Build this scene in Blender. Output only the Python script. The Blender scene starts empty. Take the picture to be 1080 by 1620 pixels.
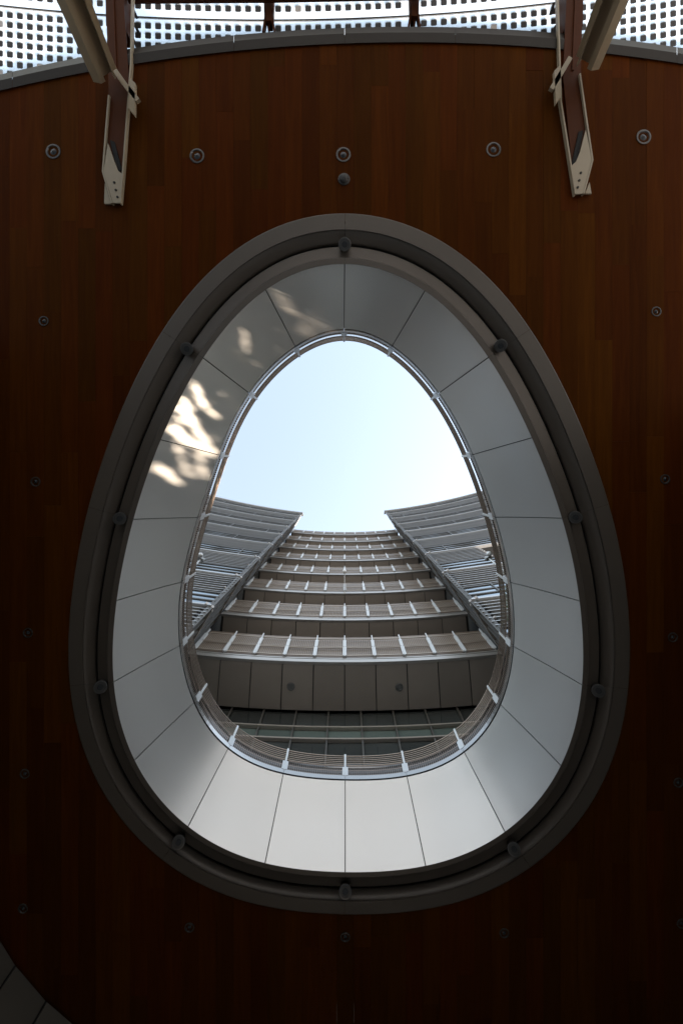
import bpy, math, random
import numpy as np
from mathutils import Vector, Matrix

random.seed(7)
rng = np.random.default_rng(7)
SC = bpy.context.scene
COL = SC.collection
R = math.radians

# ------------------------------------------------------------------ camera
# the camera stands under the canopy and looks straight up (lens shifted a little)
F, VX, VY = 640.0, 545.0, 743.0          # focal length and zenith point, in pixels of the 1080x1620 photo
cam_d = bpy.data.cameras.new('camera')
cam = bpy.data.objects.new('camera', cam_d)
COL.objects.link(cam)
cam_d.sensor_fit = 'VERTICAL'
cam_d.sensor_height = 36.0
cam_d.sensor_width = 24.0
cam_d.lens = F * 36.0 / 1620.0
cam_d.shift_x = -(VX - 540.0) / 1620.0
cam_d.shift_y = -(810.0 - VY) / 1620.0
cam_d.clip_start = 0.05
cam_d.clip_end = 1500
cam.location = (0, 0, 0)
cam.rotation_euler = (math.pi, 0, 0)
SC.camera = cam

# ------------------------------------------------------------------ sky, sun, exposure
SUN_EL, SUN_AZ = 28.0, 20.0              # azimuth measured from +X towards +Y
w = bpy.data.worlds.new('World')
SC.world = w
w.use_nodes = True
nt = w.node_tree
for n in list(nt.nodes):
    nt.nodes.remove(n)
wo = nt.nodes.new('ShaderNodeOutputWorld')
bg = nt.nodes.new('ShaderNodeBackground')
sky = nt.nodes.new('ShaderNodeTexSky')
sky.sky_type = 'NISHITA'
sky.sun_disc = False
sky.sun_elevation = R(SUN_EL)
sky.sun_rotation = R(90 - SUN_AZ)        # clockwise from +Y
sky.altitude = 0
sky.air_density = 1.0
sky.dust_density = 0.7
sky.ozone_density = 1.0
hs = nt.nodes.new('ShaderNodeHueSaturation')
hs.inputs['Saturation'].default_value = 0.56
hs.inputs['Hue'].default_value = 0.484
nt.links.new(sky.outputs['Color'], hs.inputs['Color'])
nt.links.new(hs.outputs['Color'], bg.inputs['Color'])
bg.inputs['Strength'].default_value = 0.15
nt.links.new(bg.outputs['Background'], wo.inputs['Surface'])

sd = bpy.data.lights.new('sun', 'SUN')
so = bpy.data.objects.new('sun', sd)
COL.objects.link(so)
sd.energy = 2.0
sd.angle = R(0.8)
sd.color = (1.0, 0.82, 0.63)
sdir = Vector((math.cos(R(SUN_EL)) * math.cos(R(SUN_AZ)), math.cos(R(SUN_EL)) * math.sin(R(SUN_AZ)), math.sin(R(SUN_EL))))
so.rotation_euler = (-sdir).to_track_quat('-Z', 'Y').to_euler()
so.location = sdir * 100

SC.view_settings.view_transform = 'Standard'
SC.view_settings.look = 'None'
SC.view_settings.gamma = 1.0
SC.view_settings.use_curve_mapping = False
SC.view_settings.exposure = 2.05
SC.render.engine = 'CYCLES'
SC.cycles.max_bounces = 10
SC.cycles.diffuse_bounces = 6
SC.cycles.glossy_bounces = 5
SC.cycles.transparent_max_bounces = 12
SC.cycles.caustics_reflective = False
SC.cycles.caustics_refractive = False

# ------------------------------------------------------------------ materials
MATS = {}


def mat(name, col, rough=0.5, metal=0.0, var=0.0, noise=0.0, nscale=6.0, bump=0.0, bscale=40.0, spec=0.5, stretch=(1, 1, 1), rvar=0.0):
    m = bpy.data.materials.new(name)
    m.use_nodes = True
    t = m.node_tree
    b = t.nodes['Principled BSDF']
    b.inputs['Roughness'].default_value = rough
    b.inputs['Metallic'].default_value = metal
    b.inputs['Specular IOR Level'].default_value = spec
    b.inputs['Base Color'].default_value = (*col, 1)
    tc = t.nodes.new('ShaderNodeTexCoord')
    mp = t.nodes.new('ShaderNodeMapping')
    mp.inputs['Scale'].default_value = stretch
    t.links.new(tc.outputs['Object'], mp.inputs['Vector'])
    last = None
    if noise > 0 or var > 0:
        oi = t.nodes.new('ShaderNodeObjectInfo')
        nz = t.nodes.new('ShaderNodeTexNoise')
        nz.noise_dimensions = '4D'
        nz.inputs['Scale'].default_value = nscale
        nz.inputs['Detail'].default_value = 6
        nz.inputs['Roughness'].default_value = 0.6
        mw = t.nodes.new('ShaderNodeMath'); mw.operation = 'MULTIPLY'
        mw.inputs[1].default_value = 37.0
        t.links.new(oi.outputs['Random'], mw.inputs[0])
        t.links.new(mw.outputs[0], nz.inputs['W'])
        t.links.new(mp.outputs['Vector'], nz.inputs['Vector'])
        # value multiplier = 1 + var*(rand-.5)*2 + noise*(n-.5)*2
        a = t.nodes.new('ShaderNodeMath'); a.operation = 'MULTIPLY_ADD'
        a.inputs[1].default_value = 2 * var; a.inputs[2].default_value = 1 - var
        t.links.new(oi.outputs['Random'], a.inputs[0])
        c = t.nodes.new('ShaderNodeMath'); c.operation = 'MULTIPLY_ADD'
        c.inputs[1].default_value = 2 * noise; c.inputs[2].default_value = -noise
        t.links.new(nz.outputs['Fac'], c.inputs[0])
        s = t.nodes.new('ShaderNodeMath'); s.operation = 'ADD'
        t.links.new(a.outputs[0], s.inputs[0]); t.links.new(c.outputs[0], s.inputs[1])
        h = t.nodes.new('ShaderNodeHueSaturation')
        h.inputs['Color'].default_value = (*col, 1)
        t.links.new(s.outputs[0], h.inputs['Value'])
        t.links.new(h.outputs['Color'], b.inputs['Base Color'])
        if rvar > 0:
            r2 = t.nodes.new('ShaderNodeMath'); r2.operation = 'MULTIPLY_ADD'
            r2.inputs[1].default_value = 2 * rvar; r2.inputs[2].default_value = rough - rvar
            t.links.new(nz.outputs['Fac'], r2.inputs[0])
            t.links.new(r2.outputs[0], b.inputs['Roughness'])
    if bump > 0:
        n2 = t.nodes.new('ShaderNodeTexNoise')
        n2.inputs['Scale'].default_value = bscale
        n2.inputs['Detail'].default_value = 3
        t.links.new(mp.outputs['Vector'], n2.inputs['Vector'])
        bp = t.nodes.new('ShaderNodeBump')
        bp.inputs['Strength'].default_value = 1.0
        bp.inputs['Distance'].default_value = bump
        t.links.new(n2.outputs['Fac'], bp.inputs['Height'])
        t.links.new(bp.outputs['Normal'], b.inputs['Normal'])
    MATS[name] = m
    return m


def wood_mat():
    m = bpy.data.materials.new('wood')
    m.use_nodes = True
    t = m.node_tree
    b = t.nodes['Principled BSDF']
    tc = t.nodes.new('ShaderNodeTexCoord')
    oi = t.nodes.new('ShaderNodeObjectInfo')
    mp = t.nodes.new('ShaderNodeMapping')
    mp.inputs['Scale'].default_value = (6, 0.35, 1)
    t.links.new(tc.outputs['Object'], mp.inputs['Vector'])
    mw = t.nodes.new('ShaderNodeMath'); mw.operation = 'MULTIPLY'; mw.inputs[1].default_value = 91
    t.links.new(oi.outputs['Random'], mw.inputs[0])
    nz = t.nodes.new('ShaderNodeTexNoise'); nz.noise_dimensions = '4D'
    nz.inputs['Scale'].default_value = 2.2; nz.inputs['Detail'].default_value = 8
    nz.inputs['Roughness'].default_value = 0.62; nz.inputs['Distortion'].default_value = 0.8
    t.links.new(mp.outputs['Vector'], nz.inputs['Vector'])
    t.links.new(mw.outputs[0], nz.inputs['W'])
    cr = t.nodes.new('ShaderNodeValToRGB')
    e = cr.color_ramp.elements
    e[0].position = 0.2; e[0].color = (0.040, 0.0096, 0.0010, 1)
    e[1].position = 0.85; e[1].color = (0.086, 0.0235, 0.0025, 1)
    k = e.new(0.52); k.color = (0.062, 0.0162, 0.0016, 1)
    t.links.new(nz.outputs['Fac'], cr.inputs['Fac'])
    a = t.nodes.new('ShaderNodeMath'); a.operation = 'MULTIPLY_ADD'
    a.inputs[1].default_value = 0.38; a.inputs[2].default_value = 0.70
    t.links.new(oi.outputs['Random'], a.inputs[0])
    h = t.nodes.new('ShaderNodeHueSaturation')
    t.links.new(cr.outputs['Color'], h.inputs['Color'])
    t.links.new(a.outputs[0], h.inputs['Value'])
    hu = t.nodes.new('ShaderNodeMath'); hu.operation = 'MULTIPLY_ADD'
    wn = t.nodes.new('ShaderNodeTexWhiteNoise'); wn.noise_dimensions = '1D'
    t.links.new(mw.outputs[0], wn.inputs['W'])
    hu.inputs[1].default_value = 0.014; hu.inputs[2].default_value = 0.494
    t.links.new(wn.outputs['Value'], hu.inputs[0])
    t.links.new(hu.outputs[0], h.inputs['Hue'])
    t.links.new(h.outputs['Color'], b.inputs['Base Color'])
    b.inputs['Roughness'].default_value = 0.5
    b.inputs['Specular IOR Level'].default_value = 0.02
    bp = t.nodes.new('ShaderNodeBump'); bp.inputs['Strength'].default_value = 0.5; bp.inputs['Distance'].default_value = 0.004
    t.links.new(nz.outputs['Fac'], bp.inputs['Height'])
    t.links.new(bp.outputs['Normal'], b.inputs['Normal'])
    MATS['wood'] = m


def thin_glass(name, tint, haze=0.0, refl=0.9):
    """clear pane: see-through with a mirror coat that grows at grazing angles"""
    m = bpy.data.materials.new(name)
    m.use_nodes = True
    t = m.node_tree
    t.nodes.remove(t.nodes['Principled BSDF'])
    out = t.nodes['Material Output']
    tr = t.nodes.new('ShaderNodeBsdfTransparent'); tr.inputs['Color'].default_value = (*tint, 1)
    gl = t.nodes.new('ShaderNodeBsdfGlossy'); gl.inputs['Roughness'].default_value = 0.03
    lw = t.nodes.new('ShaderNodeLayerWeight'); lw.inputs['Blend'].default_value = 0.5
    pw = t.nodes.new('ShaderNodeMath'); pw.operation = 'POWER'; pw.inputs[1].default_value = 4.0
    t.links.new(lw.outputs['Facing'], pw.inputs[0])
    fr = t.nodes.new('ShaderNodeMath'); fr.operation = 'MULTIPLY_ADD'
    fr.inputs[1].default_value = refl; fr.inputs[2].default_value = 0.05
    t.links.new(pw.outputs[0], fr.inputs[0])
    mx = t.nodes.new('ShaderNodeMixShader')
    t.links.new(fr.outputs[0], mx.inputs[0]); t.links.new(tr.outputs[0], mx.inputs[1]); t.links.new(gl.outputs[0], mx.inputs[2])
    t.links.new(mx.outputs[0], out.inputs['Surface'])
    if haze > 0:
        tl = t.nodes.new('ShaderNodeBsdfTranslucent'); tl.inputs['Color'].default_value = (0.95, 0.95, 0.95, 1)
        m2 = t.nodes.new('ShaderNodeMixShader'); m2.inputs[0].default_value = haze
        t.links.new(mx.outputs[0], m2.inputs[1]); t.links.new(tl.outputs[0], m2.inputs[2])
        t.links.new(m2.outputs[0], out.inputs['Surface'])
    MATS[name] = m


wood_mat()
mat('cladding', (0.76, 0.745, 0.725), rough=0.32, metal=0.70, var=0.02, noise=0.02, nscale=1.1, bump=0.006, bscale=0.9, rvar=0.05)
mat('ring_paint', (0.088, 0.072, 0.058), rough=0.42, metal=0.25, var=0.03, noise=0.05, nscale=3.0)
mat('gap_black', (0.008, 0.008, 0.008), rough=0.9)
mat('rim_alu', (0.46, 0.44, 0.415), rough=0.2, metal=0.9, noise=0.05, nscale=4)
mat('rail_bronze', (0.24, 0.175, 0.135), rough=0.35, metal=0.5, noise=0.06, nscale=5)
mat('rail_steel', (0.36, 0.28, 0.225), rough=0.25, metal=0.8, noise=0.06, nscale=5)
mat('rail_white', (0.58, 0.57, 0.56), rough=0.35, metal=0.2, noise=0.04, nscale=8)
mat('cream_steel', (0.30, 0.245, 0.17), rough=0.42, noise=0.06, nscale=5, bump=0.0006, bscale=60)
mat('brown_steel', (0.060, 0.017, 0.005), rough=0.5, spec=0.1, noise=0.1, nscale=4)
mat('soffit_panel', (0.36, 0.305, 0.255), rough=0.5, metal=0.2, var=0.07, noise=0.05, nscale=2)
mat('fascia_alu', (0.50, 0.45, 0.40), rough=0.32, metal=0.7, noise=0.06, nscale=3)
mat('bronze_sheet', (0.22, 0.158, 0.112), rough=0.33, metal=0.6, var=0.14, noise=0.12, nscale=2.2, bump=0.004, bscale=3.5)
mat('grille_bar', (0.37, 0.30, 0.24), rough=0.4, metal=0.3)
mat('dark_core', (0.05, 0.046, 0.042), rough=0.6)
mat('mullion', (0.075, 0.068, 0.06), rough=0.45, metal=0.2)
mat('mullion_light', (0.40, 0.34, 0.29), rough=0.35, metal=0.6, var=0.1)
mat('louvre', (0.50, 0.475, 0.45), rough=0.30, metal=0.75, var=0.1, noise=0.06, nscale=0.8)
mat('wing_glass', (0.42, 0.47, 0.50), rough=0.04, metal=0.95, var=0.15)
mat('dark_glass', (0.030, 0.033, 0.032), rough=0.04, metal=0.0, spec=0.8, var=0.25)
mat('green_glass', (0.085, 0.105, 0.093), rough=0.05, metal=0.1, spec=0.8, var=0.2)
mat('lamp_body', (0.05, 0.047, 0.043), rough=0.4, metal=0.4)
mat('lamp_ring', (0.085, 0.08, 0.075), rough=0.3, metal=0.7)
mat('lamp_rim', (0.24, 0.23, 0.22), rough=0.3, metal=0.6)
mat('lamp_lens', (0.02, 0.021, 0.022), rough=0.2, spec=0.35)
mat('frit_black', (0.03, 0.027, 0.026), rough=0.6)
mat('frit_pale', (0.55, 0.50, 0.46), rough=0.6)
mat('frit_reflection', (0.42, 0.47, 0.52), rough=0.3)
mat('trim_metal', (0.030, 0.025, 0.021), rough=0.5, metal=0.0, spec=0.2, noise=0.07, nscale=3)
mat('wall_stone', (0.065, 0.058, 0.048), rough=0.6, var=0.08, noise=0.07, nscale=3, bump=0.001, bscale=25)
mat('ground_stone', (0.40, 0.385, 0.365), rough=0.6, noise=0.1, nscale=0.8)
mat('roof_paving', (0.52, 0.49, 0.455), rough=0.7, noise=0.1, nscale=1)
mat('blocker_bark', (0.12, 0.08, 0.05), rough=0.9)
mat('blocker_leaf', (0.06, 0.09, 0.03), rough=0.55, var=0.2)
thin_glass('canopy_glass', (0.97, 0.985, 0.99), 0.3)
mat('kick_mesh', (0.13, 0.118, 0.106), rough=0.16, metal=0.9, noise=0.1, nscale=9)


# ------------------------------------------------------------------ helpers
def P(px, py, z):
    """world point at height z that the lens sees at photo pixel (px, py)"""
    return Vector(((px - VX) * z / F, (py - VY) * z / F, z))


def mesh(name, verts, faces, m=None, parent=None, smooth=False, mats=None, idx=None):
    me = bpy.data.meshes.new(name)
    me.from_pydata([tuple(v) for v in verts], [], faces)
    if mats:
        for q in mats:
            me.materials.append(MATS[q])
        if idx is not None:
            me.polygons.foreach_set('material_index', idx)
    elif m:
        me.materials.append(MATS[m])
    if smooth:
        me.polygons.foreach_set('use_smooth', [True] * len(me.polygons))
    me.update()
    return link(name, me, parent)


def link(name, me, parent=None):
    o = bpy.data.objects.new(name, me)
    COL.objects.link(o)
    if parent is not None:
        o.parent = parent
    return o


def empty(name, loc=(0, 0, 0)):
    o = bpy.data.objects.new(name, None)
    o.location = loc
    o.empty_display_size = 0.2
    COL.objects.link(o)
    return o


def tag(o, label=None, cat=None, group=None, kind=None):
    if label: o['label'] = label
    if cat: o['category'] = cat
    if group: o['group'] = group
    if kind: o['kind'] = kind
    return o


class MB:
    def __init__(s):
        s.v, s.f, s.mi = [], [], []

    def quad(s, pts, mi=0):
        b = len(s.v)
        s.v += [tuple(p) for p in pts]
        s.f.append(tuple(range(b, b + len(pts)))); s.mi.append(mi)

    def box(s, x0, x1, y0, y1, z0, z1, mi=0, M=None):
        c = [(x0, y0, z0), (x1, y0, z0), (x1, y1, z0), (x0, y1, z0), (x0, y0, z1), (x1, y0, z1), (x1, y1, z1), (x0, y1, z1)]
        if M is not None:
            c = [tuple(M @ Vector(q)) for q in c]
        b = len(s.v)
        s.v += c
        for q in ((0, 3, 2, 1), (4, 5, 6, 7), (0, 1, 5, 4), (1, 2, 6, 5), (2, 3, 7, 6), (3, 0, 4, 7)):
            s.f.append(tuple(b + i for i in q)); s.mi.append(mi)

    def hexa(s, bot, top, mi=0):
        """solid between two equal polygons"""
        n = len(bot); b = len(s.v)
        s.v += [tuple(p) for p in bot] + [tuple(p) for p in top]
        s.f.append(tuple(b + i for i in reversed(range(n)))); s.mi.append(mi)
        s.f.append(tuple(b + n + i for i in range(n))); s.mi.append(mi)
        for i in range(n):
            j = (i + 1) % n
            s.f.append((b + i, b + j, b + n + j, b + n + i)); s.mi.append(mi)

    def tube(s, pts, r, n=8, closed=False, mi=0, cap=True):
        pts = [Vector(p) for p in pts]
        rs = r if hasattr(r, '__len__') else [r] * len(pts)
        b = len(s.v); N = len(pts)
        for i, p in enumerate(pts):
            if closed:
                t = pts[(i + 1) % N] - pts[i - 1]
            else:
                t = pts[min(i + 1, N - 1)] - pts[max(i - 1, 0)]
            t.normalize()
            up = Vector((0, 0, 1)) if abs(t.z) < 0.9 else Vector((1, 0, 0))
            a = t.cross(up).normalized(); c = a.cross(t)
            for k in range(n):
                th = 2 * math.pi * k / n
                s.v.append(tuple(p + rs[i] * (math.cos(th) * a + math.sin(th) * c)))
        for i in range(N if closed else N - 1):
            j = (i + 1) % N
            for k in range(n):
                l = (k + 1) % n
                s.f.append((b + i * n + k, b + i * n + l, b + j * n + l, b + j * n + k)); s.mi.append(mi)
        if cap and not closed:
            s.f.append(tuple(b + k for k in reversed(range(n)))); s.mi.append(mi)
            s.f.append(tuple(b + (N - 1) * n + k for k in range(n))); s.mi.append(mi)

    def grid(s, rows, mi=0, closed=False):
        """rows: list of equally long point rows -> quads"""
        b = len(s.v); n = len(rows[0])
        for r_ in rows:
            s.v += [tuple(p) for p in r_]
        for i in range(len(rows) - 1):
            for k in range(n if closed else n - 1):
                l = (k + 1) % n
                s.f.append((b + i * n + k, b + i * n + l, b + (i + 1) * n + l, b + (i + 1) * n + k)); s.mi.append(mi)

    def data(s, name, mats):
        me = bpy.data.meshes.new(name)
        me.from_pydata(s.v, [], s.f)
        for q in mats:
            me.materials.append(MATS[q])
        me.polygons.foreach_set('material_index', s.mi)
        me.update()
        return me

    def build(s, name, m, parent=None, smooth=False):
        mats = [m] if isinstance(m, str) else m
        me = s.data(name, mats)
        if smooth:
            me.polygons.foreach_set('use_smooth', [True] * len(me.polygons))
        return link(name, me, parent)


# ------------------------------------------------------------------ egg curves (20 panel seams, measured)
LOW = [(544, 420), (672, 458), (772, 567), (840, 692), (889, 820), (915, 951), (920.5, 1083), (886, 1211), (798, 1316), (673, 1369), (545.5, 1380.5),
       (419.4, 1364.5), (298, 1308), (213, 1202), (180.5, 1079), (185, 950), (211, 822), (255.5, 695), (320.6, 568), (421.6, 456.5)]
UPP = [(544, 522.5), (620, 544), (695.5, 623), (747.4, 718), (785, 819), (807.5, 921.8), (812.6, 1023), (792, 1115.5), (733.8, 1191), (644, 1228.4), (545.5, 1236),
       (448, 1224), (360.6, 1186), (306.6, 1112), (284, 1022), (287, 921), (311.7, 819), (345, 719), (392.6, 622), (467, 545.5)]


def fourier(pts, H=7):
    z = np.array([complex(*p) for p in pts])
    n = len(z)
    c = np.fft.fft(z) / n
    k = np.fft.fftfreq(n, 1 / n)
    keep = [(int(kk), cc) for kk, cc in zip(k, c) if abs(kk) <= H]
    return keep


CL, CU = fourier(LOW), fourier(UPP)


def curve(C, t):
    """t in panel units 0..20, clockwise in the picture from the top"""
    ph = 2 * math.pi * t / 20
    z = sum(c * complex(math.cos(k * ph), math.sin(k * ph)) for k, c in C)
    d = sum(c * 1j * k * complex(math.cos(k * ph), math.sin(k * ph)) for k, c in C)
    d /= abs(d)
    nrm = d / 1j            # outward for this winding
    return (z.real, z.imag), (nrm.real, nrm.imag)


HC = 7.0                    # height of the timber ceiling above the lens
ZU = 8.14                   # top of the cladding


def wfac(t):
    a = math.cos(2 * math.pi * t / 20)
    s_ = math.sin(2 * math.pi * t / 20)
    return (73.5 + 6.5 * a + 2 * s_) / 74.0


def low(t, o=0.0, z=HC):
    (x, y), (nx, ny) = curve(CL, t)
    o *= wfac(t)
    return P(x + nx * o, y + ny * o, z)


def upp(t, o=0.0, z=ZU):
    (x, y), (nx, ny) = curve(CU, t)
    return P(x + nx * o, y + ny * o, z)


# edge of the timber ceiling, an arc (pixels at ceiling height)
EDX, EDY, EDR = 645.8, 43.2 + 2787.0, 2787.0


def edge_y(px, o=0.0):
    r = EDR - o
    return EDY - math.sqrt(max(r * r - (px - EDX) ** 2, 1))


# ------------------------------------------------------------------ setting: ground, ceiling, terrace
g = mesh('ground', [(-400, -400, -1.5), (400, -400, -1.5), (400, 400, -1.5), (-400, 400, -1.5)], [(0, 1, 2, 3)], 'ground_stone')
tag(g, kind='structure')

# backing slab of the ceiling and roof terrace, one solid with the egg hole
N = 160
ce_c = P(EDX, EDY, HC)
ce_r = (EDR - 6) * HC / F


def slab_outer(p, cx, cy, yr):
    d = Vector((p[0] - cx, p[1] - cy, 0)).normalized()
    o = Vector((cx - ce_c.x, cy - ce_c.y, 0))
    b = o.dot(d); c = o.dot(o) - ce_r ** 2
    t = -b + math.sqrt(b * b - c)
    if d.y > 1e-6:
        t = min(t, (yr - cy) / d.y)
    t = min(t, 34)
    return Vector((cx + d.x * t, cy + d.y * t, 0))


def slab(name, zb, zt, inner, m):
    b = MB()
    ib, it, ob, ot = [], [], [], []
    for i in range(N):
        t = 20 * i / N
        p = inner(t)
        q = slab_outer(p, 0.0, 1.6, 9.3)
        ib.append((p.x, p.y, zb)); it.append((p.x, p.y, zt)); ob.append((q.x, q.y, zb)); ot.append((q.x, q.y, zt))
    b.grid([ob, ib, it, ot, ob], closed=True)
    o = b.build(name, m)
    tag(o, kind='structure')
    return o


terrace = slab('terrace_deck', 8.0, 8.06, lambda t: upp(t, 34, 8.06) * 1.0, 'roof_paving')

ceiling = empty('ceiling', (0, 0, HC))
tag(ceiling, kind='structure')
back = slab('ceiling_backing', HC + 0.045, HC + 0.10, lambda t: low(t, 64, HC), 'wood')
back.parent = ceiling
back.location = (0, 0, -HC)
del back['kind']

# timber planks, cut to the egg and to the arc
PT = [low(20 * i / 400, 62, HC) for i in range(400)]
pe = np.array([((p.x * F / HC) + VX, (p.y * F / HC) + VY) for p in PT])
exl, exr = pe[:, 0].min(), pe[:, 0].max()
yl = pe[pe[:, 0].argmin(), 1]; yr_ = pe[pe[:, 0].argmax(), 1]


def egg_span(x):
    """top and bottom of the egg cut at column x (pixels) or None"""
    ys = []
    n = len(pe)
    for i in range(n):
        x0, y0 = pe[i]; x1, y1 = pe[(i + 1) % n]
        if (x0 - x) * (x1 - x) <= 0 and x0 != x1:
            ys.append(y0 + (x - x0) / (x1 - x0) * (y1 - y0))
    if len(ys) < 2:
        return None
    return min(ys), max(ys)


PW = 27.2
PXG = 0.09


def plank(x0, x1, fy0, fy1, n):
    """board between two functions of px (y start, y end)"""
    xs = [x0 + (x1 - x0) * i / n for i in range(n + 1)]
    rows0 = [(x, fy0(x)) for x in xs]; rows1 = [(x, fy1(x)) for x in xs]
    cx, cy = sum(xs) / len(xs), (min(r[1] for r in rows0) + max(r[1] for r in rows1)) / 2
    dz = random.uniform(-0.002, 0.002)
    o = P(cx, cy, HC)
    b = MB()
    bl = [P(x, y, HC) - o + Vector((0, 0, dz)) for x, y in rows0]
    br = [P(x, max(y, fy0(x) + 0.2), HC) - o + Vector((0, 0, dz)) for x, y in rows1]
    tl = [p + Vector((0, 0, 0.035)) for p in bl]; tr = [p + Vector((0, 0, 0.035)) for p in br]
    b.grid([tl, bl, br, tr, tl])
    b.quad([tl[0], tr[0], br[0], bl[0]]); b.quad([bl[-1], br[-1], tr[-1], tl[-1]])
    ob = b.build('plank', 'wood', ceiling)
    ob.location = o - Vector((0, 0, HC))


x = -66.0
while x < 1150:
    x0, x1 = x + PXG, x + PW - PXG
    ys = []
    y = random.uniform(-40, 180)
    while y < 1730:
        ys.append(y); y += random.uniform(250, 430)
    sp0, sp1, spm = egg_span(x0), egg_span(x1), egg_span((x0 + x1) / 2)
    has = [s for s in (sp0, sp1, spm) if s]
    if has:
        ycut = sum((s[0] + s[1]) / 2 for s in has) / len(has)
        ycl = min(s[0] for s in has); ych = max(s[1] for s in has)
        ys = [q for q in ys if q < ycl - 25 or q > ych + 25] + [ycut]
        ys.sort()

        def etop(q, yc=ycut):
            s = egg_span(q)
            return s[0] if s else yc

        def ebot(q, yc=ycut):
            s = egg_span(q)
            return s[1] if s else yc
    top = lambda q: edge_y(q, 22)
    prev = top
    pv = edge_y(x0, 22)
    for yc in ys + [1740]:
        if yc < pv + 30:
            continue
        if has and yc == ycut:
            plank(x0, x1, prev, etop, 6)
            prev = ebot; pv = ycut
            continue
        e = (lambda q, yy=yc: yy - PXG)
        plank(x0, x1, prev, e, 6 if prev is not None and has and prev is ebot else 1)
        prev = (lambda q, yy=yc: yy + PXG); pv = yc
    x += PW

# curved metal edge trim of the ceiling, in lengths with open joints
xb = 545 - 175 * 5
while xb < 1500:
    b = MB()
    bot, tp = [], []
    n = 10
    rows = [[], [], [], [], []]
    for i in range(n + 1):
        q = xb + 0.25 + (175 - 0.5) * i / n
        for k, (o, z) in enumerate(((24.5, HC + 0.03), (23.5, HC - 0.03), (8, HC - 0.045), (-1, HC + 0.02), (1, HC + 0.55))):
            rows[k].append(P(q, edge_y(q, o), z))
    b.grid(rows)
    ob = b.build('edge_trim', 'trim_metal', ceiling, smooth=False)
    ob.location = (0, 0, -HC)
    xb += 175

# ------------------------------------------------------------------ the egg-shaped opening
fun = empty('skylight_opening', (0, 0, 0))
tag(fun, 'egg-shaped opening in the timber ceiling, lined with pale metal panels', 'skylight')

ZB = 7.02
GAP = 0.006


def panel_rows(i, nu=10, nv=5, back=0.0):
    rows = []
    for v in range(nv + 1):
        f = v / nv
        r_ = []
        for u in range(nu + 1):
            t = i + GAP + (1 - 2 * GAP) * u / nu
            p = low(t, 0, ZB).lerp(upp(t, 0, ZU), f)
            # a hint of roundness towards the top
            p.z += 0.05 * math.sin(math.pi * f)
            if back:
                (_, _), (nx, ny) = curve(CL, t)
                p = p + Vector((nx, ny, 0.6)) * back
            r_.append(p)
        rows.append(r_)
    return rows


for i in range(20):
    b = MB()
    a = panel_rows(i)
    k = panel_rows(i, back=0.03)
    b.grid(a)
    for e in ([r[0] for r in a], [r[0] for r in k]), ([r[-1] for r in k], [r[-1] for r in a]), (a[0], k[0]), (k[-1], a[-1]):
        b.grid(list(e))
    b.build('cladding_panel', 'cladding', fun, smooth=False).data.polygons.foreach_set('use_smooth', [True] * 50 + [False] * 30)


def ring(name, prof, m, parent, C='low', smooth=True, n=200, t0=0, t1=20):
    fn = low if C == 'low' else upp
    b = MB()
    closed = (t1 - t0) == 20
    rows = []
    for (o, z) in prof:
        rows.append([fn(t0 + (t1 - t0) * i / n, o, z) for i in range(n if closed else n + 1)])
    b.grid(rows, closed=closed)
    return b.build(name, m, parent, smooth=smooth)


# dark backing behind the seams
ring('seam_backing', [(3, ZB + 0.02), (40, ZB + 0.3)], 'gap_black', fun)
bk = MB()
rows = []
for f in (0, .5, 1.0):
    rows.append([])
    for i in range(160):
        t = 20 * i / 160
        (_, _), (nx, ny) = curve(CL, t)
        p = low(t, 0, ZB).lerp(upp(t, 0, ZU), f) + Vector((nx, ny, 0.6)) * 0.045
        p.z += 0.05 * math.sin(math.pi * f)
        rows[-1].append(p)
bk.grid(rows, closed=True)
bk.build('seam_backing', 'gap_black', fun)
for s in range(10):
    t0, t1 = 2 * s + 0.0012, 2 * s + 2 - 0.0012
    lip = ring('lip_segment', [(0, ZB), (0.2, ZB - 0.03), (9, ZB - 0.035), (9.5, ZB + 0.06)], 'ring_paint', fun, n=24, t0=t0, t1=t1, smooth=False)
    ring('shadow_band', [(8, ZB + 0.05), (25, ZB + 0.09), (25.3, ZB + 0.25)], 'ring_paint', fun, n=24, t0=t0, t1=t1, smooth=False)
    prof = [(27, ZB + 0.20)]
    for q in range(9):
        a = q / 8 * math.pi / 2
        prof.append((27.5 + 22.5 * math.sin(a), HC + 0.02 + 0.15 * (1 - math.sin(a)) ** 1.3))
    ring('cove_segment', prof, 'ring_paint', fun, n=24, t0=t0, t1=t1)
    ring('flange_segment', [(50.0, HC + 0.02), (50.6, HC - 0.012), (73.2, HC - 0.018), (74, HC - 0.012), (74.2, HC + 0.03)], 'ring_paint', fun, n=24, t0=t0, t1=t1, smooth=False)
ring('groove', [(20, ZB + 0.22), (60, ZB + 0.28)], 'gap_black', fun)

# rim above the cladding: shadow joint and pale metal band
ring('shadow_joint', [(0.6, ZU + 0.002), (14, ZU + 0.004), (14, ZU + 0.11), (1.0, ZU + 0.105)], 'gap_black', fun, C='upp', smooth=False)
for i in range(20):
    b = MB()
    rows = [[], [], [], []]
    for k in range(11):
        t = i + 0.003 + 0.994 * k / 10
        p = upp(t, -2.6, ZU + 0.06)
        (_, _), (nx, ny) = curve(CU, t)
        n_ = Vector((nx, ny, 0))
        rows[0].append(p + n_ * 0.1); rows[1].append(p); rows[2].append(p + Vector((0, 0, 0.1))); rows[3].append(p + n_ * 0.2 + Vector((0, 0, 0.103)))
    b.grid(rows)
    b.build('rim_band', 'rim_alu', fun)

# ------------------------------------------------------------------ railing round the rim, up on the terrace
rail = empty('guard_railing', (0, 0, 8.3))
tag(rail, 'low curved railing of thin rods and white posts above the egg opening', 'railing')


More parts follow.
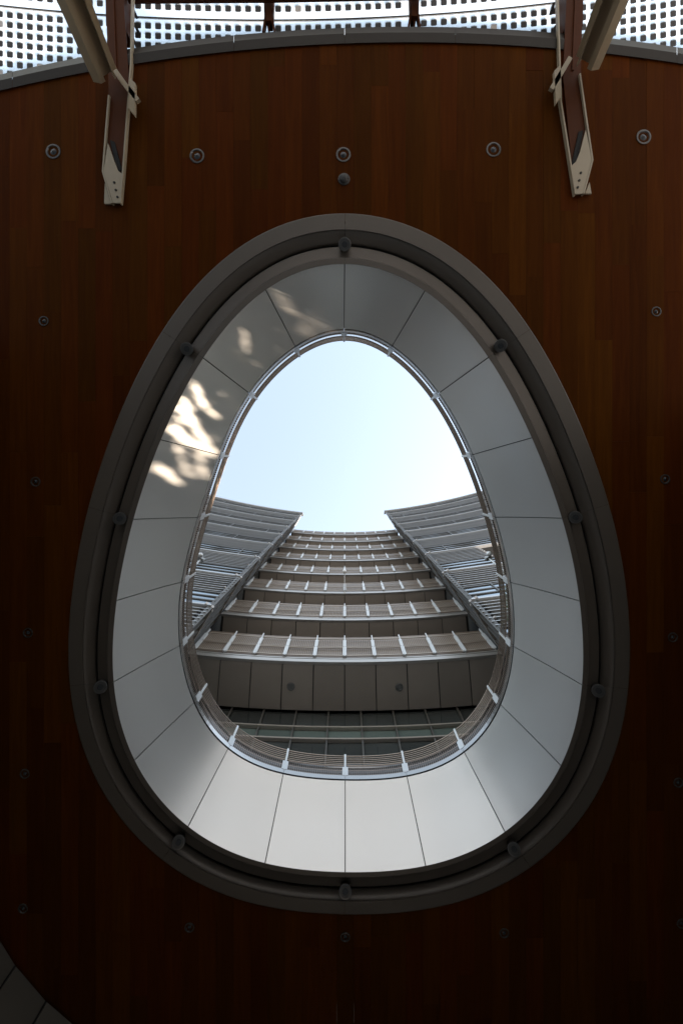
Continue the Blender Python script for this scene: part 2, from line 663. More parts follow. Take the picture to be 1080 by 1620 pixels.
def upw(t, out, z):
    """curve on the rim, offset outwards in metres, lifted straight up"""
    p = upp(t, -2.6, ZU + 0.06)
    (_, _), (nx, ny) = curve(CU, t)
    return Vector((p.x + nx * out, p.y + ny * out, z))


def relink(o, par):
    o.parent = par
    o.matrix_parent_inverse = Matrix.Translation(-Vector(par.location))


for z, r in ((8.60, 0.012), (8.655, 0.009), (8.71, 0.009), (8.765, 0.009), (8.82, 0.009), (8.88, 0.012)):
    b = MB()
    b.tube([upw(20 * i / 160, 0.02, z) for i in range(160)], r, 6, closed=True)
    relink(b.build('rail_rod', 'rail_steel', None, smooth=True), rail)
# meshed kick panels between posts
for i in range(20):
    b = MB()
    n = 26
    b.grid([[upw(i + 0.05 + 0.9 * k / 12, 0.05, z) for k in range(13)] for z in (8.32, 8.57)], mi=0)
    for k in range(n + 1):
        t = i + 0.05 + 0.9 * k / n
        a, c = upw(t - 0.003, 0.02, 8.32), upw(t + 0.003, 0.02, 8.32)
        b.quad([a, c, c + Vector((0, 0, .25)), a + Vector((0, 0, .25))], 1)
    for z in (8.32, 8.45, 8.57):
        b.grid([[upw(i + 0.05 + 0.9 * k / 12, 0.016, zz) for k in range(13)] for zz in (z - 0.008, z + 0.008)], mi=1)
    relink(b.build('kick_panel', ['kick_mesh', 'rail_bronze'], None), rail)
for i in range(20):
    p = upw(i, -0.005, 8.29)
    (_, _), (nx, ny) = curve(CU, i)
    M = Matrix.Translation(p) @ Matrix.Rotation(math.atan2(ny, nx), 4, 'Z')
    b = MB()
    b.box(0.0, 0.03, -0.02, 0.02, 0.0, 0.62, M=M)
    po = b.build('post', 'rail_white', None)
    relink(po, rail)
    for s in (-1, 1):
        b = MB()
        b.box(0.0, 0.04, s * 0.04 - 0.019, s * 0.04 + 0.019, 0.01, 0.24, M=M)
        c = b.build('clamp_plate', 'rail_white', None)
        c.parent = po

# ------------------------------------------------------------------ spotlights in the cove
ring_names = ['at the very top of the egg ring', 'on the upper right of the egg ring', 'on the right of the egg ring, level with the roofline',
              'low on the right side of the egg ring', 'on the lower right bend of the egg ring', 'at the very bottom of the egg ring',
              'on the lower left bend of the egg ring', 'low on the left side of the egg ring',
              'on the left of the egg ring, level with the roofline', 'on the upper left of the egg ring']
SPX = [(545, 387), (791, 547), (909, 818), (945, 1092), (812, 1342), (546, 1409), (283, 1331), (160, 1086), (190, 820), (296, 552)]


def cyl(b, p0, p1, r, n=18, mi=0):
    b.tube([p0, p1], r, n, mi=mi)


for (x, y), nm in zip(SPX, ring_names):
    c = P(x, y, HC - 0.02)
    # aim inwards and down, body tipped out to the cove
    inn = Vector((-(x - 548), -(y - 930), 0)).normalized()
    ax = (inn * 0.35 + Vector((0, 0, -1))).normalized()
    t = empty('spotlight', c + Vector((0, 0, 0.22)))
    tag(t, 'small dark cylindrical spotlight ' + nm, 'spotlight', 'spotlights set in the cove of the egg ring')
    b = MB()
    prof = [(0.17, 0.055), (0.16, 0.08), (-0.015, 0.10), (-0.02, 0.108), (-0.03, 0.108), (-0.03, 0.085)]
    b.tube([c - ax * a for a, r in prof], [r for a, r in prof], 20)
    relink(b.build('barrel', 'lamp_body', None, smooth=False), t)
    b = MB()
    b.tube([c + ax * a for a, r in ((0.005, 0), (0.034, 0), (0.036, 0), (0.038, 0))], [0.109, 0.109, 0.105, 0.086], 20, cap=False)
    relink(b.build('ring', 'lamp_ring', None), t)
    b = MB()
    b.tube([c + ax * 0.031, c + ax * 0.034], [0.05, 0.04], 16)
    relink(b.build('lens', 'lamp_lens', None), t)
    b = MB()
    out = -inn
    b.tube([c - ax * 0.1, c - ax * 0.1 + Vector((0, 0, 0.22)) + inn * 0.02, c - ax * 0.1 + Vector((0, 0, 0.3)) + inn * 0.06], 0.028, 8)
    relink(b.build('bracket', 'lamp_body', None), t)

# ------------------------------------------------------------------ downlights in the timber
DL = [((85, 240), 1, 'outside the left beam bracket, near the top left'), ((312, 247), 1, 'left of the centre line in the top row'),
      ((543, 245), 1, 'on the centre line above the egg, in the top row'), ((780, 237), 1, 'right of the centre line in the top row'),
      ((1017, 217), 1, 'outside the right beam bracket, near the top right'),
      ((70, 508), 0, 'highest in the column of lights left of the egg'), ((57, 762), 0, 'second from the top in the column left of the egg'),
      ((45, 1001), 0, 'third from the top in the column left of the egg'), ((40, 1224), 0, 'fourth from the top in the column left of the egg'),
      ((37, 1437), 0, 'lowest in the left column, beside the panelled wall'),
      ((300, 1467), 0, 'below the lower left of the egg, in the bottom row'), ((546, 1482), 0, 'straight below the egg, in the bottom row'),
      ((797, 1476), 0, 'below the lower right of the egg, in the bottom row'),
      ((1037, 493), 0, 'highest in the column of lights right of the egg'), ((1051, 758), 0, 'second from the top in the column right of the egg'),
      ((1063, 1008), 0, 'third from the top in the column right of the egg'), ((1072, 1238), 0, 'fourth from the top in the column right of the egg'),
      ((1077, 1461), 0, 'lowest in the column right of the egg, at the picture edge')]


def lathe(b, c, prof, n=24, mi=0):
    rows = [[(c.x + r * math.cos(2 * math.pi * k / n), c.y + r * math.sin(2 * math.pi * k / n), c.z + z) for k in range(n)] for r, z in prof]
    b.grid(rows, mi=mi, closed=True)


for (xy, big, nm) in DL:
    c = P(xy[0], xy[1], HC)
    r = 0.128 if big else 0.085
    t = empty('downlight', c)
    tag(t, 'round recessed downlight ' + nm, 'downlight', 'downlights recessed in the timber ceiling')
    b = MB()
    lathe(b, Vector(), [(r, -0.001), (r * 0.99, -0.012), (r * 0.80, -0.014), (r * 0.74, 0.0), (r * 0.60, 0.028)])
    b.build('bezel', 'lamp_ring' if big else 'lamp_body', t, smooth=False)
    b = MB()
    lathe(b, Vector((0, 0, 0.0)), [(r * 0.78, -0.004), (r * 0.55, 0.012), (r * 0.3, -0.012), (0.004, -0.022)])
    b.build('lens', 'lamp_lens', t, smooth=True)

c = P(544, 284, HC)
t = empty('smoke_detector', c)
tag(t, 'small dark domed detector just below the middle light of the top row', 'detector')
b = MB(); lathe(b, Vector(), [(0.105, -0.001), (0.10, -0.02), (0.085, -0.028)]); b.build('base', 'lamp_body', t)
b = MB(); lathe(b, Vector(), [(0.08, -0.02), (0.075, -0.05), (0.05, -0.075), (0.004, -0.085)]); b.build('dome', 'frit_black', t, smooth=True)


# ------------------------------------------------------------------ beam brackets and raking columns at the ceiling edge
def slab_px(b, pts, z0, z1, mi=0):
    """prism whose LOWER face is seen at these photo pixels"""
    bot = [P(x, y, z0) for x, y in pts]
    b.hexa(bot, [Vector((p.x, p.y, z1)) for p in bot], mi)


def strip_px(pts, wd):
    """polyline of pixels to a ribbon polygon of width wd"""
    L, Rr = [], []
    for i, p in enumerate(pts):
        a = Vector(pts[max(i - 1, 0)]); c = Vector(pts[min(i + 1, len(pts) - 1)])
        d = (c - a).normalized(); n = Vector((-d.y, d.x)) * wd / 2
        L.append((p[0] + n.x, p[1] + n.y)); Rr.append((p[0] - n.x, p[1] - n.y))
    return L + Rr[::-1]


def bracket(side):
    if side == 'left':
        inner = [(190, 321), (194, 275), (207, 100), (210, -70)]
        outer = [(177, 321), (162.5, 271), (172, 150)]
        nose = [(171, 226), (164, 271), (179, 321), (189, 321), (193.5, 275), (187, 270), (181, 255)]
        tail = [(165, 322), (166, 290), (176, 322)]
        brown = [(166, -70), (191, -70), (204, 120), (194, 268), (171, 235), (172, 140)]
        top = (-1, 'left')
        gus = [strip_px([(178, 105), (197, 132), (218, 158)], 7.0), [(204, 122), (214, 131), (213, 182), (203, 170)]]
        ax0, ax1 = P(169, 122, 6.72), P(119, 0, 5.55)
        sg = 1
        slot = [(174, 221), (181, 224), (193, 268), (186, 272)]
    else:
        inner = [(910, 307), (904, 268), (887, 160), (880, -70)]
        outer = [(923, 306), (937, 253), (929, 200), (917, 116)]
        nose = [(926, 205), (935.5, 252), (921.5, 306), (911, 307), (903.5, 262), (911, 255), (917, 240)]
        tail = [(935, 306), (932, 288), (925, 306)]
        brown = [(923, -70), (898, -70), (890, 120), (904, 262), (926, 228), (918, 112)]
        gus = [strip_px([(902, 90), (889, 112), (872, 140)], 7.0), [(886, 102), (876, 112), (879, 164), (888, 150)]]
        ax0, ax1 = P(926, 102, 6.72), P(966, 0, 5.75)
        sg = -1
        slot = [(922, 206), (915, 208), (904, 258), (911, 262)]
    root = empty('beam_bracket', P(*inner[1], 6.8))
    tag(root, f'cream and brown steel beam bracket under the ceiling edge, {side} of the egg', 'bracket', 'beam brackets at the ceiling edge')

    def put(b, n, m, par=root):
        o = b.build(n, m, None); relink(o, root); return o
    b = MB(); slab_px(b, strip_px(inner, 2.3), 6.91, 6.985); put(b, 'side_plate', 'cream_steel')
    b = MB(); slab_px(b, strip_px(outer, 2.3), 6.91, 6.985); put(b, 'side_plate', 'cream_steel')
    b = MB(); slab_px(b, nose, 6.915, 6.94); put(b, 'nose_plate', 'cream_steel')
    cxn, cyn = sum(p[0] for p in nose[1:5]) / 4, sum(p[1] for p in nose[1:5]) / 4
    for dx_, dy_ in ((0, -8), (2.5 * sg, 4), (5 * sg, 15)):
        b = MB(); c_ = P(cxn + dx_, cyn + dy_, 6.915); b.tube([c_ + Vector((0, 0, 0.002)), c_ - Vector((0, 0, 0.014))], 0.02, 6); put(b, 'bolt', 'trim_metal')
    b = MB(); slab_px(b, slot, 6.935, 6.953); put(b, 'slot', 'gap_black')
    b = MB(); slab_px(b, tail, 6.94, 6.975); put(b, 'end_plate', 'cream_steel')
    b = MB(); slab_px(b, brown, 6.955, 6.975)
    m0, m1 = ((176, -70), (183, 110)) if side == 'left' else ((913, -70), (906, 110))
    slab_px(b, strip_px([m0, m1], 3), 6.93, 6.954)
    slab_px(b, [brown[0], brown[1], ((brown[1][0] * 2 + brown[2][0]) / 3, 40), ((brown[0][0] * 2 + brown[5][0]) / 3, 40)], 6.976, 7.35)
    put(b, 'beam', 'brown_steel')
    for k in gus:
        b = MB(); slab_px(b, k, 6.80, 6.86); put(b, 'gusset_plate', 'cream_steel')
    # column
    col = empty('steel_column', (0, 0, 0))
    d = (ax1 - ax0)
    base = ax0 + d * ((-1.5 - ax0.z) / d.z)
    col.location = base
    tag(col, f'cream painted steel column rising to the bracket {side} of the egg', 'column', 'steel columns at the ceiling edge')
    u = Vector((0.86 * sg, -0.5, 0)); v = Vector((0.5 * sg, 0.86, 0))
    sec_a = [(-.22, -.13), (-.23, -.04), (-.13, .05), (-.05, .05), (-.05, -.13)]
    sec_w = [(-.05, -.12), (-.05, -.03), (.11, -.03), (.11, -.12)]
    sec_b = [(.11, -.13), (.11, .07), (.135, .07), (.135, -.13)]
    sec_c = [(.135, -.12), (.135, -.02), (.21, -.02), (.21, -.12)]
    for nm, sec, top in (('flange', sec_a, 0.0), ('web', sec_w, 0.012), ('flange', sec_b, -0.03), ('flange', sec_c, 0.02)):
        b = MB()
        bot = [base + u * p + v * q for p, q in sec]
        tp = [ax0 + d.normalized() * top + u * p + v * q for p, q in sec]
        b.hexa(bot, tp)
        o = b.build(nm, 'cream_steel', None); relink(o, col)
    b = MB(); b.box(-.35, .35, -.3, .3, 0.0, .03, M=Matrix.Translation(base)); o = b.build('base_plate', 'cream_steel', None); relink(o, col)


bracket('left')
bracket('right')

# ------------------------------------------------------------------ glass canopy beyond the ceiling edge
can = empty('glass_canopy', P(540, -40, 7.45))
tag(can, 'glass canopy printed with dark squares along the upper edge', 'canopy')
JP = np.polyfit([0, 95, 210, 400, 660, 870], [8, 17, 27, 31, 23, 5], 2)
J = lambda q: float(np.polyval(JP, q))
GZ = 7.45
XB = [-330, -62, 188, 425, 655, 891, 1141, 1400]
for a, c in zip(XB[:-1], XB[1:]):
    for rowk in (0, 1):
        n = 6
        xs = [a + 1 + (c - a - 2) * i / n for i in range(n + 1)]
        if rowk == 0:
            lo = [(q, edge_y(q, 14) + 6) for q in xs]; hi = [(q, J(q) + 1.0) for q in xs]
        else:
            lo = [(q, J(q) - 1.0) for q in xs]; hi = [(q, J(q) - 115) for q in xs]
        if min(l[1] - h[1] for l, h in zip(lo, hi)) < 3:
            continue
        b = MB()
        pts = hi + lo[::-1]
        slab_px(b, pts, GZ, GZ + 0.016)
        pane = b.build('glass_pane', 'canopy_glass', None)
        relink(pane, can)
        d = MB()
        q = a + 15
        while q < c - 12:
            rows = [J(q) + 14 + 15.6 * k for k in range(12)] if rowk == 0 else [J(q) - 17 - 15.6 * k for k in range(6)]
            for yy in rows:
                if rowk == 0 and yy > edge_y(q, 6):
                    continue
                h = 4.8
                e = 1.4
                sq = [(-h, -h + e), (-h + e, -h), (h - e, -h), (h, -h + e), (h, h - e), (h - e, h), (-h + e, h), (-h, h - e)]
                sl = (J(q + 5) - J(q - 5)) / 10
                d.quad([P(q + i, yy + j + i * sl, GZ - 0.004) for i, j in sq], 1 if random.random() < 0.04 else 0)
                # paler copy painted in as the square's reflection on the glass's second surface
                d.quad([P(q + i, yy - 2.4 + j * 0.8 + i * sl, GZ + 0.03) for i, j in sq], 2)
            q += 15.8
        if d.v:
            o = d.build('squares_and_reflections', ['frit_black', 'frit_pale', 'frit_reflection'], None)
            relink(o, can)
            tag(o, kind='stuff')
    # joint strip
    b = MB()
    slab_px(b, strip_px([(q, J(q)) for q in np.linspace(a, c, 8)], 1.5), GZ - 0.01, GZ + 0.02)
    relink(b.build('joint_strip', 'trim_metal', None), can)
for xq in (425, 655):
    b = MB()
    yj = J(xq)
    slab_px(b, [(xq - 4.5, -60), (xq + 4.5, -60), (xq + 4, yj + 1), (xq - 4, yj + 1)], 7.22, 7.40)
    for s in (-1, 1):
        slab_px(b, strip_px([(xq + s * 7, -30), (xq + s * 5.5, yj - 4), (xq + s * 9, yj + 18)], 3.4), 7.26, 7.36)
    slab_px(b, strip_px([(xq, yj), (xq, yj + 18)], 1.6), 7.28, 7.36)
    relink(b.build('clamp_fitting', 'brown_steel', None), can)
for pts in ([(211, 15), (214, 22)], [(212, 36), (217, 46)], [(211, 62), (219, 78)], [(876, 4), (873, 16)], [(879, 40), (872, 54)]):
    b = MB()
    slab_px(b, strip_px(pts, 4), 7.28, 7.36)
    relink(b.build('glass_clip', 'frit_black', None), can)
b = MB()
slab_px(b, strip_px([(196, -17), (420, -18.5), (660, -23), (894, -29)], 9), 7.0, 7.18)
bm = b.build('cross_beam', 'brown_steel', None)
relink(bm, can)

# ------------------------------------------------------------------ panelled curved wall round the space below
wall = empty('panelled_wall', P(46, 1542, HC) - Vector((0, 0, HC + 1.5)))
tag(wall, 'dim curved wall of tall pale panels under the ceiling, bottom left corner', 'wall')
wp = [(-62, y) for y in np.linspace(520, 1172, 9)]
for th in np.linspace(180, 90, 11):
    wp.append((409 + 471 * math.cos(R(th)), 1246 + 471 * math.sin(R(th))))
wp += [(x, 1717) for x in np.linspace(487, 1097, 9)] + [(1146, 1717)]
wp += [(1146, y) for y in np.linspace(1640, 640, 14)]
WZ = [(-1.5, 1.2), (1.22, 4.05), (4.07, 6.955)]
for a, c in zip(wp[:-1], wp[1:]):
    door = min(a[0], c[0]) > 400 and max(a[0], c[0]) < 800     # wide doorway, bottom tier left open
    pa, pc = P(*a, HC), P(*c, HC)
    d = (pc - pa).normalized(); n = Vector((-d.y, d.x, 0))
    if n.dot(Vector((0, 2, HC)) - pa) > 0:
        n = -n
    for z0, z1 in (WZ[1:] if door else WZ):
        b = MB()
        q0, q1 = pa + d * 0.02, pc - d * 0.02
        poly = [q0, q1, q1 + n * 0.04, q0 + n * 0.04]
        b.hexa([Vector((p.x, p.y, z0)) for p in poly], [Vector((p.x, p.y, z1)) for p in poly])
        o = b.build('wall_panel', 'wall_stone', None)
        relink(o, wall)
b = MB()
rows = [[], []]
for p in wp + [None]:
    if p is None:
        if len(rows[0]) > 1:
            b.grid(rows)
        rows = [[], []]
        continue
    q = P(*p, HC)
    o = (q - Vector((0.2, 2.5, HC))).normalized() * 0.06
    rows[0].append(Vector((q.x + o.x, q.y + o.y, 1.2 if 400 < p[0] < 800 else -1.5))); rows[1].append(Vector((q.x + o.x, q.y + o.y, 7.05)))
relink(b.build('wall_backing', 'gap_black', None), wall)

# ------------------------------------------------------------------ the office building above
DD = 1.2                                  # bay width
Z1, SH = 15.67, 4.35                      # first balcony soffit, storey height
YF, RF = 7.5, 57.6                        # facade distance on the axis and its radius
YC = YF - RF
bld = empty('office_building', (0, 9.4, -1.5))
tag(bld, 'tall grey office building with curved balconies and louvred wings, seen through the egg', 'building')


def fpt(X, r, z):
    th = X / RF
    return Vector((r * math.sin(th), YC + r * math.cos(th), z))


def fmat(X, r, z):
    th = X / RF
    return Matrix.Translation(fpt(X, r, z)) @ Matrix.Rotation(-th, 4, 'Z')


def arc_prism(b, X0, X1, n, sec, mi=0):
    """sec: closed list of (radius, z); swept along the arc"""
    rows = [[fpt(X0 + (X1 - X0) * i / n, r, z) for i in range(n + 1)] for r, z in sec]
    b.grid(rows + [rows[0]], mi)
    b.quad([row[0] for row in rows], mi); b.quad([row[-1] for row in reversed(rows)], mi)


def child(name, me, par, M=None):
    o = bpy.data.objects.new(name, me)
    COL.objects.link(o)
    o.parent = par
    o.matrix_parent_inverse = Matrix.Identity(4)
    o.matrix_local = (Matrix.Translation(-Vector(bld.location)) @ M) if M is not None else Matrix.Translation(-Vector(bld.location))
    return o


def bpart(b, name, m, par=bld):
    me = b.data(name, [m] if isinstance(m, str) else m)
    if par is bld:
        return child(name, me, bld)
    o = bpy.data.objects.new(name, me); COL.objects.link(o); o.parent = par
    return o


# shared pieces, local x along the arc, y outwards from the viewer, z up, origin at soffit height on the facade line
def post_mesh():
    b = MB()
    b.box(-0.022, 0.022, -0.11, -0.03, 0.40, 2.36)
    for s in (-1, 1):
        b.box(s * 0.05 - 0.022, s * 0.05 + 0.022, -0.10, -0.03, 0.46, 1.22)
        b.box(s * 0.046 - 0.02, s * 0.046 + 0.02, -0.10, -0.03, 1.27, 1.90)
    return b.data('post', ['rail_white'])


def balus_mesh():
    b = MB()
    hw = DD / 2 - 0.02
    b.box(-hw, hw, 0.02, 0.05, 0.40, 2.46, 0)
    for k in range(15):
        xx = -hw + 0.05 + (2 * hw - 0.1) * k / 14
        b.box(xx - 0.008, xx + 0.008, -0.03, -0.01, 0.62, 2.08, 1)
    for zz, h in ((0.55, 0.03), (1.23, 0.022), (1.32, 0.014), (2.09, 0.026)):
        b.box(-hw - 0.02, hw + 0.02, -0.06, -0.031, zz - h, zz + h, 1)
    return b.data('balustrade_panel', ['bronze_sheet', 'grille_bar'])


def soffit_mesh(dep, z):
    b = MB()
    hw = DD / 2 - 0.02
    k = (RF + dep) / RF
    b.hexa([(-hw, 0.06, 0), (hw, 0.06, 0), (hw * k, dep, 0), (-hw * k, dep, 0)], [(-hw, 0.06, .04), (hw, 0.06, .04), (hw * k, dep, .04), (-hw * k, dep, .04)])
    return b.data('soffit_panel', ['soffit_panel'])


PM, BM_, SM = post_mesh(), balus_mesh(), soffit_mesh(1.84, 0)
HALF = 5.0 * DD
for i in range(8):
    z = Z1 + SH * i
    b = MB()
    # slab, and bright nosing of the fascia in two steps
    arc_prism(b, -HALF - 0.1, HALF + 0.1, 20, [(RF + 0.1, z + 0.05), (RF + 1.84, z + 0.05), (RF + 1.84, z + 0.38), (RF + 0.1, z + 0.38)], 1)
    arc_prism(b, -HALF - 0.1, HALF + 0.1, 20, [(RF - 0.05, z - 0.012), (RF + 0.06, z - 0.012), (RF + 0.06, z + 0.22), (RF - 0.05, z + 0.22)], 0)
    arc_prism(b, -HALF - 0.1, HALF + 0.1, 20, [(RF - 0.005, z + 0.22), (RF + 0.1, z + 0.22), (RF + 0.1, z + 0.30), (RF - 0.005, z + 0.30)], 1)
    arc_prism(b, -HALF - 0.1, HALF + 0.1, 20, [(RF - 0.035, z + 0.30), (RF + 0.1, z + 0.30), (RF + 0.1, z + 0.37), (RF - 0.035, z + 0.37)], 0)
    bal = bpart(b, 'balcony', ['fascia_alu', 'dark_core'])
    for k in range(-5, 6):
        o = bpy.data.objects.new('post', PM); COL.objects.link(o); o.parent = bal; o.matrix_local = fmat(k * DD, RF, z)
    for k in range(10):
        X = (k - 4.5) * DD
        o = bpy.data.objects.new('balustrade_panel', BM_); COL.objects.link(o); o.parent = bal; o.matrix_local = fmat(X, RF, z)
        o = bpy.data.objects.new('soffit_panel', SM); COL.objects.link(o); o.parent = bal; o.matrix_local = fmat(X, RF, z)
    # glass wall set back behind the balcony
    b = MB()
    arc_prism(b, -HALF - 0.1, HALF + 0.1, 20, [(RF + 1.9, z + 0.38), (RF + 2.0, z + 0.38), (RF + 2.0, z + SH - 0.01), (RF + 1.9, z + SH - 0.01)])
    bpart(b, 'glazing', 'dark_glass')
    if i == 0:
        for xy in ((460, 1086), (631, 1087)):
            c = P(*xy, z)
            b = MB(); lathe(b, c, [(0.16, -0.002), (0.155, -0.03), (0.11, -0.035), (0.10, -0.004), (0.004, -0.004)])
            o = b.build('soffit_lamp', 'lamp_rim', bal)
# parapet above the last balcony
b = MB()
zt = Z1 + SH * 8
arc_prism(b, -HALF - 0.1, HALF + 0.1, 20, [(RF + 0.08, zt - 1.85), (RF + 1.9, zt - 1.85), (RF + 1.9, zt - 1.6), (RF + 0.08, zt - 1.6)])
bpart(b, 'parapet', 'soffit_panel')

# curtain wall below the first balcony
RG = RF + 1.88
ZT = [15.66, 14.62, 13.98, 12.6, 10.9, 9.2, 8.07]
XW = 6.6
cw = MB()
arc_prism(cw, -XW, XW, 22, [(RG + 0.1, 8.07), (RG + 0.3, 8.07), (RG + 0.3, 15.66), (RG + 0.1, 15.66)])
cw = bpart(cw, 'curtain_wall', 'dark_core')
nb = 11
for k in range(nb):
    X0 = (k - nb / 2) * DD * 1.0; X1 = X0 + DD
    for r_ in range(len(ZT) - 1):
        b = MB()
        jit = random.uniform(-0.004, 0.004)
        A, B = fpt(X0 + 0.03, RG + 0.05 + jit, 0), fpt(X1 - 0.03, RG + 0.05 - jit, 0)
        b.hexa([Vector((p.x, p.y, ZT[r_ + 1] + 0.03)) for p in (A, B, B + Vector((0, .03, 0)), A + Vector((0, .03, 0)))],
               [Vector((p.x, p.y, ZT[r_] - 0.03)) for p in (A, B, B + Vector((0, .03, 0)), A + Vector((0, .03, 0)))])
        bpart(b, 'window_pane', 'green_glass' if r_ == 1 else 'dark_glass', cw)
for k in range(nb + 1):
    X = (k - nb / 2) * DD
    b = MB(); b.box(-0.028, 0.028, -0.06, 0.04, 8.07, 15.655, M=fmat(X, RG, 0)); bpart(b, 'mullion', 'mullion', cw)
for z in ZT[1:-1]:
    b = MB()
    arc_prism(b, -XW, XW, 22, [(RG - 0.09, z - 0.035), (RG + 0.04, z - 0.035), (RG + 0.04, z + 0.035), (RG - 0.09, z + 0.035)])
    bpart(b, 'transom', 'mullion_light', cw)

# ---- wings: louvred faces that come forward on both sides
NST = 10
ZW0 = Z1 - SH


def wing(sg, X0, Y0, a, bq, XE):
    def wy(x):
        s = x - X0
        return Y0 - a * s - bq * s * s

    def wp_(x, o, z):
        # point on the face, o metres in front of it (towards the viewer)
        sl = -a - 2 * bq * (x - X0)
        n = Vector((sl, -1)).normalized()
        return Vector((sg * (x + n.x * o * -1 * 0 + o * 0.12), wy(x) - o, z))

    def sweep(b, x0, x1, n, sec, mi=0):
        rows = [[wp_(x0 + (x1 - x0) * i / n, o, z) for i in range(n + 1)] for o, z in sec]
        b.grid(rows + [rows[0]], mi)
        b.quad([r_[0] for r_ in rows], mi); b.quad([r_[-1] for r_ in reversed(rows)], mi)

    name = 'left' if sg < 0 else 'right'
    ztop = 49.4
    root = MB()
    # core block behind the face
    xs = np.linspace(X0 + 0.35, XE, 14)

    for xa, xb_, zb in ((X0 + 0.35, 8.0, 8.07), (8.0, XE, 24.3 if sg > 0 else 8.07)):  # right wing's unseen outer part is raised to let the sun beam through
        xs = np.linspace(xa, xb_, 10)
        fr = [Vector((sg * x, wy(x) + 0.12, 0)) for x in xs]
        if xa < 7.9:
            poly = fr + [Vector((sg * 8.0, 16.0, 0)), Vector((sg * 7.0, 16.0, 0)), Vector((sg * 7.0, YF + 0.6, 0))]
        else:
            poly = fr + [Vector((sg * x, 16.0, 0)) for x in xs][::-1]
        root.hexa([Vector((p.x, p.y, zb)) for p in poly], [Vector((p.x, p.y, ztop - 0.4)) for p in poly])
    wg = bpart(root, 'wing', 'dark_core')
    wg['label'] = f'{name} wing with fine horizontal louvres'
    for i in range(-1, 8):
        zf = Z1 + SH * i
        parts = [(X0, 8.0)] if (sg > 0 and zf < 24.0) else [(X0, XE)]
        for (xa, xb_) in parts:
            n = 4 if xb_ < 10 else 16
            # slab edge
            b = MB(); sweep(b, xa - 0.04, xb_, n, [(0.09, zf), (-0.2, zf), (-0.2, zf + 0.16), (0.09, zf + 0.12)]); bpart(b, 'slab_edge', 'louvre', wg)
            # three strips of glass
            zz = [zf + 0.16, zf + 0.66, zf + 1.16, zf + 1.66]
            nbay = max(1, round((xb_ - xa) / 2.6))
            for r_ in range(3):
                for q in range(nbay):
                    b = MB()
                    e0 = xa + (xb_ - xa) * q / nbay + 0.03; e1 = xa + (xb_ - xa) * (q + 1) / nbay - 0.03
                    j = random.uniform(-0.002, 0.002); j2 = random.uniform(-0.004, 0.004)
                    pts = [wp_(e0, 0.0 + j, zz[r_] + 0.05), wp_(e1, 0.0 - j, zz[r_] + 0.05), wp_(e1, 0.0 - j + j2, zz[r_ + 1] - 0.05), wp_(e0, 0.0 + j + j2, zz[r_ + 1] - 0.05)]
                    b.quad(pts)
                    b.quad([p + Vector((0, 0.02, 0)) for p in reversed(pts)])
                    bpart(b, 'window_pane', 'wing_glass', wg)
                b = MB(); sweep(b, xa, xb_, n, [(0.05, zz[r_ + 1] - 0.05), (-0.05, zz[r_ + 1] - 0.05), (-0.05, zz[r_ + 1] + 0.05), (0.05, zz[r_ + 1] + 0.05)])
                bpart(b, 'transom', 'mullion', wg)
            # louvre blades
            for k in range(8):
                zb = zf + 1.86 + 0.31 * k
                dp = 0.05
                b = MB(); sweep(b, xa - 0.05, xb_, n, [(dp, zb - 0.012), (-0.02, zb + 0.01), (-0.02, zb + 0.07), (dp, zb + 0.03)])
                bpart(b, 'louvre_blade', 'louvre', wg)
            # staggered vertical mullions
            x = xa + 1.3 + (i % 2) * 1.5
            while x < xb_ - 0.3:
                b = MB()
                M = Matrix.Translation(wp_(x, 0.0, 0))
                b.box(-0.03, 0.03, -0.06, 0.03, zf + 0.17, zf + 1.8, M=M)
                bpart(b, 'mullion', 'mullion', wg)
                x += 3.0
            # end return: glass, fins and slab plate along the wall towards the balconies
            A = Vector((sg * (X0 + 0.0), Y0, 0)); B = Vector((sg * 6.55, YF + 0.1, 0))
            d = (B - A); L = d.length; d.normalize()
            nrm = Vector((d.y * -sg, -d.x * -sg, 0))
            if nrm.x * -sg < 0:
                nrm = -nrm
            ang = math.atan2(d.y, d.x)
            for (s0, s1, o0, o1, z0, z1) in ((-0.03, L, -0.25, 0.11, zf + 0.012, zf + 0.2), (0.0, L, -0.2, 0.03, zf + 2.42, zf + 2.52)):
                b = MB()
                pts = [A + d * s0 + nrm * o0, A + d * s1 + nrm * o0, A + d * s1 + nrm * o1, A + d * s0 + nrm * o1]
                b.hexa([p + Vector((0, 0, z0)) for p in pts], [p + Vector((0, 0, z1)) for p in pts])
                bpart(b, 'slab_edge', 'mullion_light', wg)
            for q in range(6):
                s = 0.02 + (L - 0.1) * q / 5
                b = MB()
                pts = [A + d * (s - 0.035) - nrm * 0.1, A + d * (s + 0.035) - nrm * 0.1, A + d * (s + 0.035) + nrm * 0.085, A + d * (s - 0.035) + nrm * 0.085]
                b.hexa([p + Vector((0, 0, zf + 0.2)) for p in pts], [p + Vector((0, 0, zf + SH)) for p in pts])
                bpart(b, 'fin', 'mullion', wg)
                if q < 5:
                    s2 = 0.02 + (L - 0.1) * (q + 1) / 5
                    b = MB()
                    pts = [A + d * (s + 0.04) - nrm * 0.03, A + d * (s2 - 0.04) - nrm * 0.03]
                    for z0, z1 in ((zf + 0.22, zf + 2.4), (zf + 2.54, zf + SH - 0.02)):
                        b.quad([pts[0] + Vector((0, 0, z0)), pts[1] + Vector((0, 0, z0)), pts[1] + Vector((0, 0, z1)), pts[0] + Vector((0, 0, z1))])
                    bpart(b, 'side_pane', 'dark_glass', wg)
